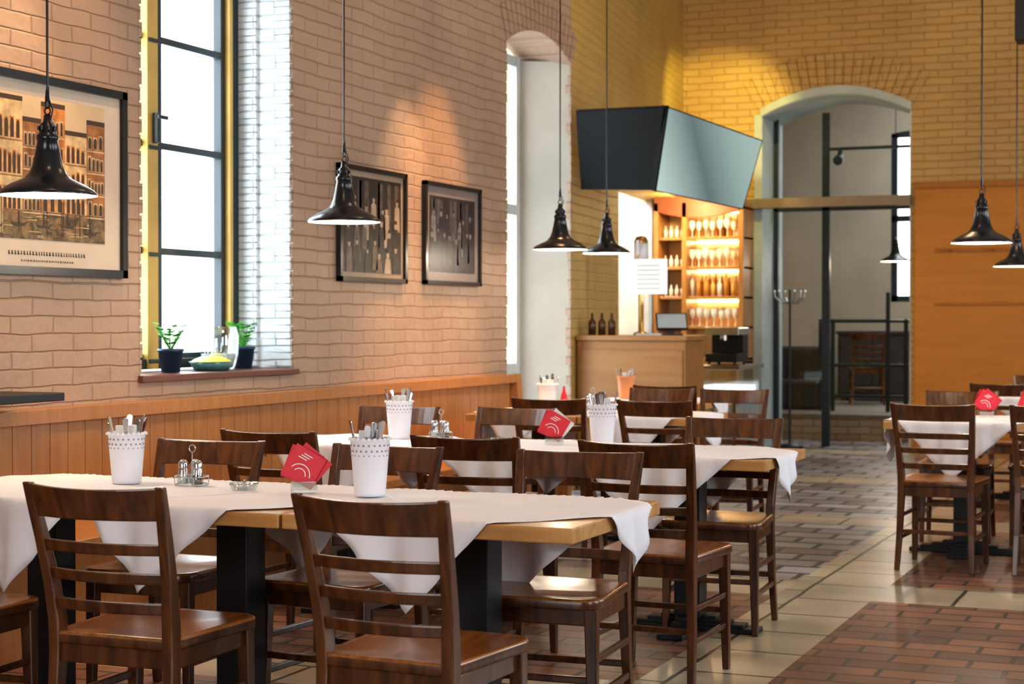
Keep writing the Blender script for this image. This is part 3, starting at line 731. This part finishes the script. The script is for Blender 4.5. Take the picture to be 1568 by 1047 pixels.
mb.box(-4.34,-2.86,yy-.03,yy+.03,2.44,2.52,0)
mb.box(-3.76,-2.9,yy-.02,yy+.02,3.06,3.09,0); mb.cyl((-3.64,yy-.04,2.98),(-3.64,yy-.16,2.94),.045,.05,14,0); mb.box(-3.66,-3.62,yy-.06,yy,2.96,3.07,0)
mb.add([(-4.3,yy,0),(-3.83,yy,0),(-3.83,yy,2.44),(-4.3,yy,2.44)],[(0,1,2,3)],1)
mb.obj('door_1',[M_darkf,M_glass,M_steel],.003)
mb=MB(); mb.cyl((0,0,.02),(0,0,1.62),.012,.012,10,1); mb.lathe([(0,0),(.14,0),(.14,.02),(.03,.04),(0,.05)],(0,0,0),20,1)
for k in range(6):
    a_=k*1.047; c,s_=math.cos(a_),math.sin(a_)
    mb.tube([(0,0,1.50),(c*.08,s_*.08,1.48),(c*.15,s_*.15,1.54),(c*.16,s_*.16,1.60)],.008,6,0); mb.cyl((c*.16,s_*.16,1.60),(c*.16,s_*.16,1.615),.013,.013,8,0)
mb.obj('coat_stand',[M_steel,M_darkf],0,(-4.10,17.2,0))
M_pb=brick('platform_brick',(.42,.34,.26),(.36,.29,.22),(.22,.18,.14),'xz',bw=.25,bh=.08)
mb=MB(); mb.box(-6.58,-.02,18.5,22.48,0,.25,0); mb.box(-6.58,-.02,18.47,22.48,.25,.28,1); mb.obj('stone_platform',[M_pb,plain('platform_stone',(.2,.18,.15),.5)])
mb=MB()
for xx,zt in((-4.22,1.32),(-4.08,1.32),(-3.46,1.62),(-3.26,1.32)): mb.cyl((xx,19.2,.28),(xx,19.2,zt),.024,.024,8,0)
for zz in(.45,.8,1.30): mb.cyl((-4.22,19.2,zz),(-3.0,19.2,zz),.020,.020,8,0)
mb.obj('platform_railing',[M_darkf])
mb=MB()
for xx in(-4.02,-3.55,-3.08): mb.box(xx,xx+.08,22.52,22.58,1.55,3.78)
for zz in(1.55,2.6,3.70): mb.box(-4.02,-3.0,22.52,22.58,zz,zz+.08)
mb.obj('window_6',[M_darkf])
mb=MB(); mb.box(-4.9,-4.25,19.3,19.9,.28,.62); mb.box(-4.95,-4.25,19.8,20.0,.28,1.0); mb.box(-4.95,-4.82,19.3,20,.28,.8); mb.obj('armchair',[plain('leather_dark',(.03,.03,.035),.5)],.05,seg=4)
# dark low cabinet standing on the platform behind the railing
mb=MB(); mb.box(-.65,.65,-.2,.2,.06,.85,0); mb.box(-.67,.67,-.22,.22,.85,.89,0)
for k in range(3): mb.box(-.62+k*.42,-.23+k*.42,-.215,-.2,.10,.81,0); mb.cyl((-.28+k*.42,-.215,.5),(-.28+k*.42,-.24,.5),.012,.012,8,1)
for s in(-1,1):
    for q in(-1,1): mb.cyl((s*.6,q*.15,0),(s*.6,q*.15,.06),.02,.02,8,0)
mb.obj('sideboard',[plain('sideboard_dark',(.05,.045,.045),.5),M_steel],.004,(-3.9,21.9,.28))
mb=MB(); mb.box(-.09,.09,-.09,.09,-.15,.15); mb.cyl((0,-.09,.04),(0,-.10,.04),.06,.06,16,0); mb.cyl((0,0,.15),(0,0,H-3.1),.012,.012,8,0)
mb.obj('loudspeaker',[M_black],.01,(-1.06,10.6,3.12))

# ------------------------------------------------------------------ lights
DAY=(.78,.90,1.0)
for yc,p in((1.8,45),(5.4,45),(9.0,50),(12.8,75)):
    light('unseen_window_fill','AREA',(2.95,yc,2.2),p,DAY,(0,R(90),0),2.2,1.5)  # added daylight fill at unseen right-wall windows
light('rear_fill_unseen','AREA',(-2.0,-2.9,1.8),78,(.96,.96,1),(R(90),0,0),3.1,2.8)  # added frontal fill from behind the camera, source unseen
light('daylight_window_left','AREA',(-5.06,7.25,2.15),42,DAY,(0,R(-90),0),2.1,1.2)
light('daylight_terrace','AREA',(-5.06,11.4,1.7),25,DAY,(0,R(-90),0),3.0,1.0)
light('far_room_daylight','AREA',(-2.0,20.3,4.7),145,(.85,.93,1),(0,0,0),3,3)
light('bar_ceiling_light','POINT',(-5.9,15.2,3.0),130,(1,.95,.86),soft=.15)
light('bar_light','POINT',(-4.9,16.1,2.45),36,(1,.72,.36),soft=.08)
for (x,y) in((-2.2,3.5),(-2.2,7.5),(-2.4,12)):
    light('ceiling_fill','POINT',(x,y,4.5),34,(1,.68,.42),soft=.25)  # added warm fill below the ceiling, no fixture modelled

w=bpy.data.worlds.new('World'); scene.world=w; w.use_nodes=True; bg=w.node_tree.nodes['Background']
bg.inputs[0].default_value=(.95,.99,1,1); bg.inputs[1].default_value=3.5

# ------------------------------------------------------------------ camera
cd=bpy.data.cameras.new('camera'); cam=bpy.data.objects.new('camera',cd); scene.collection.objects.link(cam)
cam.location=(0,0,1.3); cam.rotation_euler=(R(90-.71),0,R(22.7)); cd.lens=59.7; cd.sensor_width=36
cd.dof.use_dof=True; cd.dof.focus_distance=5.6; cd.dof.aperture_fstop=5.0
scene.camera=cam
